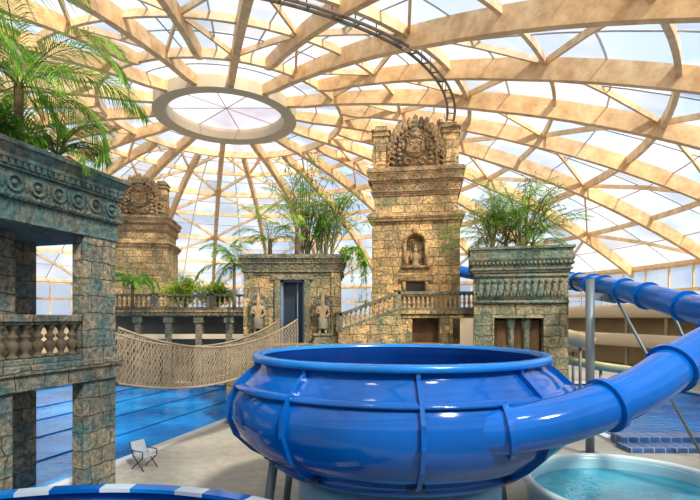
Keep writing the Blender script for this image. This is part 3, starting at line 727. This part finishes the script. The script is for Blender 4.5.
# ------------------------------------------------------------------ FOLDING CHAIR
ch=thing('folding_chair','small pale blue white folding chair on the deck beside the lane pool','chair',(-5.75,13.45,0),R(60))
ch.scale=(.85,.85,.78)
def ctube(name,P): mb=MB(); mb.tube(P,.02,6); mb.build(name,M_bolt,ch,True)
for s in (-.27,.27):
    ctube('leg',[(s,-.3,0),(s,.22,.48)]); ctube('leg',[(s,.3,0),(s,-.25,.45)])
    ctube('armrest',[(s,-.25,.45),(s,-.25,.66),(s,.28,.66)]); ctube('back_frame',[(s,.2,.42),(s,.42,.95)])
mb=MB(); mb.box(-.26,.26,-.26,.22,.44,.48); mb.build('seat',M_fab,ch,bevel=.01)
mb=MB(); mb.bar((0,.22,.5),(0,.4,.93),.52,.03,(0,1,0)); mb.build('backrest',M_fab,ch)

# ------------------------------------------------------------------ BACKGROUND RIGHT
gl=thing('viewing_gallery','two tiered curved beige balcony along the hall edge behind the right pool','building',(CX,CY,0))
ga,gb=R(-28),R(38)
mb=MB(); mb.lathe([(33.6,4.2),(33.3,4.3),(33.3,5.3),(33.5,5.4),(33.8,5.4),(33.8,4.6),(36.8,4.6),(36.8,4.2),(33.6,4.2)],50,cap=False,a0=ga,a1=gb); mb.build('upper_balcony',M_cream,gl,True)
mb=MB(); mb.lathe([(32.6,1.8),(32.3,1.9),(32.3,2.8),(32.5,2.9),(32.8,2.9),(32.8,2.2),(36.2,2.2),(36.2,1.8),(32.6,1.8)],50,cap=False,a0=ga,a1=gb); mb.build('lower_balcony',M_cream,gl,True)
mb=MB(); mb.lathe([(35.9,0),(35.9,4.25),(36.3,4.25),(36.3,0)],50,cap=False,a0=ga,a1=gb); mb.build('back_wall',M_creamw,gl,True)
for i in range(9):
    a=ga+(gb-ga)*(i+.5)/9; mb=MB(); mb.lathe([(.2,0),(.2,.2),(.15,.3),(.15,4.0),(.24,4.25)],14,(34.2*math.cos(a),34.2*math.sin(a),0)); mb.build('column',M_cream,gl,True)
ra=bpy.data.objects.new('railing',None); COL.objects.link(ra); ra.parent=gl
mb=MB(); mb.tube([(33.6*math.cos(ga+(gb-ga)*i/50),33.6*math.sin(ga+(gb-ga)*i/50),5.85) for i in range(51)],.04,6); mb.build('handrail',M_white,ra,True)
for i in range(27):
    a=ga+(gb-ga)*i/26; mb=MB(); mb.tube([(33.6*math.cos(a),33.6*math.sin(a),5.35),(33.6*math.cos(a),33.6*math.sin(a),5.85)],.035,6); mb.build('rail_post',M_white,ra,True)
def flume(label,P,rad,mat,legs,name='cream_flume'):
    sl=thing(name,label,'water slide',(0,0,0)); pth=crom(P,10)
    mb=MB(); v=[];f=[]; n=11
    for i,p in enumerate(pth):
        t=(pth[min(i+1,len(pth)-1)]-pth[max(i-1,0)]).normalized(); sd=t.cross(Vector((0,0,1))).normalized()
        for k in range(n): a=PI+PI*k/(n-1); v.append(p+sd*rad*math.cos(a)+Vector((0,0,rad*math.sin(a))))
    for i in range(len(pth)-1):
        for k in range(n-1): f.append((i*n+k,i*n+k+1,(i+1)*n+k+1,(i+1)*n+k))
    mb.add(v,f); o=mb.build('trough',mat,sl,True); o.modifiers.new('s','SOLIDIFY').thickness=.06
    for i in legs:
        p=pth[i]; inp=9.0<p.x<20 and 16.6<p.y<31
        mb=MB(); mb.tube([(p.x,p.y,-1.4 if inp else 0),(p.x,p.y,p.z-rad+.03)],.08,10); mb.build('leg',M_grey,sl,True)
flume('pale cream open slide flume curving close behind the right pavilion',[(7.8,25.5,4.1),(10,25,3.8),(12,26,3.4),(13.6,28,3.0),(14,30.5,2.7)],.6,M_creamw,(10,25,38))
flume('low yellow green slide flume curving over the right pool',[(9.5,29.5,2.6),(11.5,28.6,2.2),(14.2,27.2,1.7),(17.2,27.6,1.3),(18.4,29.5,1.0)],.42,M_yg,(8,20,32),'green_flume')

# ------------------------------------------------------------------ PLANTS
def frond(ms,ml,base,az,elev,L,droop,nl,ll,lw,r=.016):
    p=Vector(base); pts=[p.copy()]; N=14; e=elev
    for i in range(N):
        d=Vector((math.cos(az)*math.cos(e),math.sin(az)*math.cos(e),math.sin(e))); p=p+d*L/N; e-=droop/N*(.5+i/N); pts.append(p.copy())
    ms.tube(pts,[r*(1-.8*i/N) for i in range(N+1)],5)
    side=Vector((-math.sin(az),math.cos(az),0))
    for i in range(nl):
        t=.15+.85*i/nl; k=t*N; j=min(int(k),N-1); q=pts[j].lerp(pts[j+1],k-j); fw=(pts[j+1]-pts[j]).normalized()
        l=ll*(math.sin(PI*min(1,t*.9+.12))**.6)
        for s in (-1,1):
            d=side*s*.8+fw*(.6+.4*t)+Vector((0,0,random.uniform(-.3,.15)))
            ml.leaf(q,d,l*random.uniform(.8,1.15),lw,.35)
def palm(loc,label,n,L,ll,lw,mat,th=.6,elev=(.3,1.3),droop=1.6,azr=(0,2*PI),group=None,nl=26,cat='plant',name='palm_plant',tr=.09):
    t=thing(name,label,cat,loc,group=group); ms=MB(); ml=MB()
    for i in range(n):
        az=azr[0]+(azr[1]-azr[0])*((i+random.uniform(-.3,.3))/n); e=random.uniform(*elev)
        frond(ms,ml,(0,0,th),az,e,L*random.uniform(.75,1.1),droop*random.uniform(.8,1.2),nl,ll,lw)
    tk=MB(); tk.lathe([(tr*1.4,0),(tr,th*.3),(tr,th),(tr*.5,th+.1)],10); tk.build('trunk',M_trunk,t,True)
    ms.build('frond_stalks',M_stem,t); ml.build('frond_leaflets',mat,t); return t
def bush(loc,label,ns,hgt,spread,nl,ll,lw,mat,name='leafy_shrub',cat='plant',lean=(0,0),group=None,arch=.15,low=.3):
    t=thing(name,label,cat,loc,group=group); ms=MB(); ml=MB()
    for i in range(ns):
        az=random.uniform(0,2*PI); sp=spread*random.uniform(.2,1); hh=hgt*random.uniform(.5,1)*(1-.25*sp/spread)
        b=Vector((random.uniform(-.2,.2),random.uniform(-.15,.15),0)); e=Vector((math.cos(az)*sp+lean[0]*hh,math.sin(az)*sp*.6+lean[1]*hh,hh))
        pts=[b.lerp(e,k/6)+Vector((0,0,math.sin(PI*k/6)*arch*hh)) for k in range(7)]
        ms.tube(pts,[.028*(1-.11*k) for k in range(7)],5)
        for k in range(nl):
            tt=random.uniform(low,1)*6; j=min(int(tt),5); q=pts[j].lerp(pts[j+1],tt-j)
            d=Vector((random.uniform(-1,1),random.uniform(-1,1),random.uniform(-.5,.6)))
            q=q+d.normalized()*random.uniform(0,.22)
            ml.leaf(q,d,ll*random.uniform(.6,1.2),lw,.35)
    ms.build('stems',M_stem,t); ml.build('leaves',mat,t); return t
def lpw(x,y,z): return PM@Vector((x,y,z))
palm(lpw(-.6,-2.1,7.6),'big arching palm on the roof of the left pavilion',18,3.2,.85,.028,M_leafA,1.5,(.0,1.35),2.3,nl=54)
palm(lpw(-.8,-3.8,7.6),'palm nearest the camera hanging over the left pavilion edge',15,3.2,.9,.03,M_leafA,1.7,(.1,1.3),2.2,nl=54)
palm(lpw(-.55,-1.2,7.6),'low drooping fern palm at roof corner of left pavilion',17,1.6,.45,.026,M_leafB,.3,(.2,1.3),2.2,nl=36)
bush(lpw(-.5,-3.0,7.6),'small dark leafy shrub spilling over left pavilion cornice',18,.8,.8,40,.22,.05,M_leafB)
bush(lpw(-.5,-2.2,7.6),'small leafy shrub at the middle of left pavilion roof edge',16,.7,.6,40,.2,.045,M_leafA)
zt=6.9
bush((-2.0,21.5,zt),'tall arching bamboo on the roof of gate pavilion',24,5.2,2.5,32,.48,.05,M_leafA,'bamboo_clump',arch=.22)
palm((-3.5,21.0,zt),'feathery palm at left end of gate pavilion roof',11,2.2,.55,.035,M_leafA,.6,(.3,1.3),1.7,nl=32)
palm((-2.3,20.9,zt),'tall feathery palm in the middle of gate pavilion roof',9,2.9,.6,.035,M_leafC,1.2,(.5,1.45),1.8,nl=34)
bush((-1.3,20.9,zt),'loose leafy shrub at right end of gate pavilion roof',15,2.6,1.4,38,.36,.055,M_leafB)
bush((-.95,20.7,zt),'bright green arching shrub leaning from gate pavilion to the tower',18,3.1,1.5,38,.38,.05,M_leafA,lean=(.28,0),arch=.32)
t=thing('hanging_vine','green vine trailing down the right corner of gate pavilion','plant',(-.28,20.0,6.9)); ms=MB(); ml=MB()
for i in range(13):
    x=random.uniform(0,.95); L_=random.uniform(.5,2.2) if x>.15 else random.uniform(.2,.6); pts=[Vector((x*.3-.2,.35,.05)),Vector((x*.7,0,.25)),Vector((x,-.25,-.1)),Vector((x+.1,-.28,-L_*.5)),Vector((x+.12,-.25,-L_))]
    pts=crom(pts,4); ms.tube(pts,.015,4)
    for k in range(42):
        q=pts[random.randrange(len(pts))]; ml.leaf(q+Vector((random.uniform(-.1,.1),random.uniform(-.1,.1),random.uniform(-.1,.1))),(random.uniform(-1,1),random.uniform(-1,.4),random.uniform(-1,.2)),.24,.06)
ms.build('stems',M_stem,t); ml.build('leaves',M_leafA,t)
palm((6.3,19.4,6.85),'wide spreading palm on the relief pavilion roof',20,3.5,.6,.035,M_leafA,.3,(.35,1.5),1.3,nl=40)
palm((7.3,19.2,6.85),'arching palm at right end of relief pavilion roof',13,2.6,.5,.035,M_leafB,.3,(.3,1.4),1.4,nl=36)
bush((5.6,19.2,6.85),'leafy shrub at left end of relief pavilion roof',16,2.4,1.4,36,.34,.05,M_leafA,arch=.25)
bush((6.7,18.9,6.85),'loose shrub in the middle of relief pavilion roof',24,3.2,2.1,36,.36,.05,M_leafA,arch=.22)
palm((-13.0,28.7,4.75),'palm standing before the smaller distant tower',13,2.2,.55,.08,M_leafA,1.6,(.1,1.3),2.2)
bush((-10.6,30.6,4.75),'yellow green shrub left on the colonnade bridge',24,2.4,1.6,60,.36,.12,M_leafC,group='shrubs behind the bridge rail')
bush((-8.6,30.8,4.75),'yellow green shrub right on the colonnade bridge',24,2.1,1.5,60,.36,.12,M_leafC,group='shrubs behind the bridge rail')
palm((-6.9,28.6,4.7),'slim palm rising left of the gate pavilion',15,2.6,.65,.07,M_leafA,2.6,(.0,1.4),2.3)

# ------------------------------------------------------------------ LIGHT / WORLD / CAMERA
w=bpy.data.worlds.new('World'); SC.world=w; w.use_nodes=True; N=w.node_tree.nodes; L=w.node_tree.links
bg=N['Background']; tc=N.new('ShaderNodeTexCoord'); no=N.new('ShaderNodeTexNoise'); no.inputs['Scale'].default_value=2.6; no.inputs['Detail'].default_value=6
L.new(tc.outputs['Generated'],no.inputs['Vector']); rpn=N.new('ShaderNodeValToRGB')
rpn.color_ramp.elements[0].position=.38; rpn.color_ramp.elements[1].position=.53
rpn.color_ramp.elements[0].color=(.54,.72,.97,1); rpn.color_ramp.elements[1].color=(1,.99,.98,1)
L.new(no.outputs['Fac'],rpn.inputs['Fac']); L.new(rpn.outputs['Color'],bg.inputs['Color']); bg.inputs['Strength'].default_value=.96
ld_=bpy.data.lights.new('Sun','SUN'); ld_.energy=8.5; ld_.angle=R(5); ld_.color=(1,.85,.64)
so=bpy.data.objects.new('Sun',ld_); COL.objects.link(so); so.rotation_euler=(R(46),0,R(32))
def fill_spot(loc,tgt,e,col):  # unseen fill spots, added to brighten the temple, left side and bowl
    l=bpy.data.lights.new('FillSpot','SPOT'); l.energy=e; l.spot_size=R(95); l.spot_blend=.8; l.shadow_soft_size=.5; l.color=col
    o=bpy.data.objects.new('FillSpot',l); COL.objects.link(o); o.location=loc; o.rotation_euler=(Vector(tgt)-Vector(loc)).to_track_quat('-Z','Y').to_euler()
fill_spot((5,6,12.0),(0,21,6),2700,(1,.82,.58))
fill_spot((-2,4,11.5),(-3,14,4),650,(1,.88,.7))
fill_spot((3.5,2.5,10.7),(1.5,9,2),450,(1,.95,.9))
cam=bpy.data.cameras.new('Camera'); cam.lens=36*F/700; cam.sensor_width=36; cam.shift_y=68/700; cam.clip_end=300; cam.clip_start=.05
co=bpy.data.objects.new('Camera',cam); COL.objects.link(co); co.location=(0,0,H); co.rotation_euler=(R(90),0,0); SC.camera=co
SC.view_settings.view_transform='Standard'
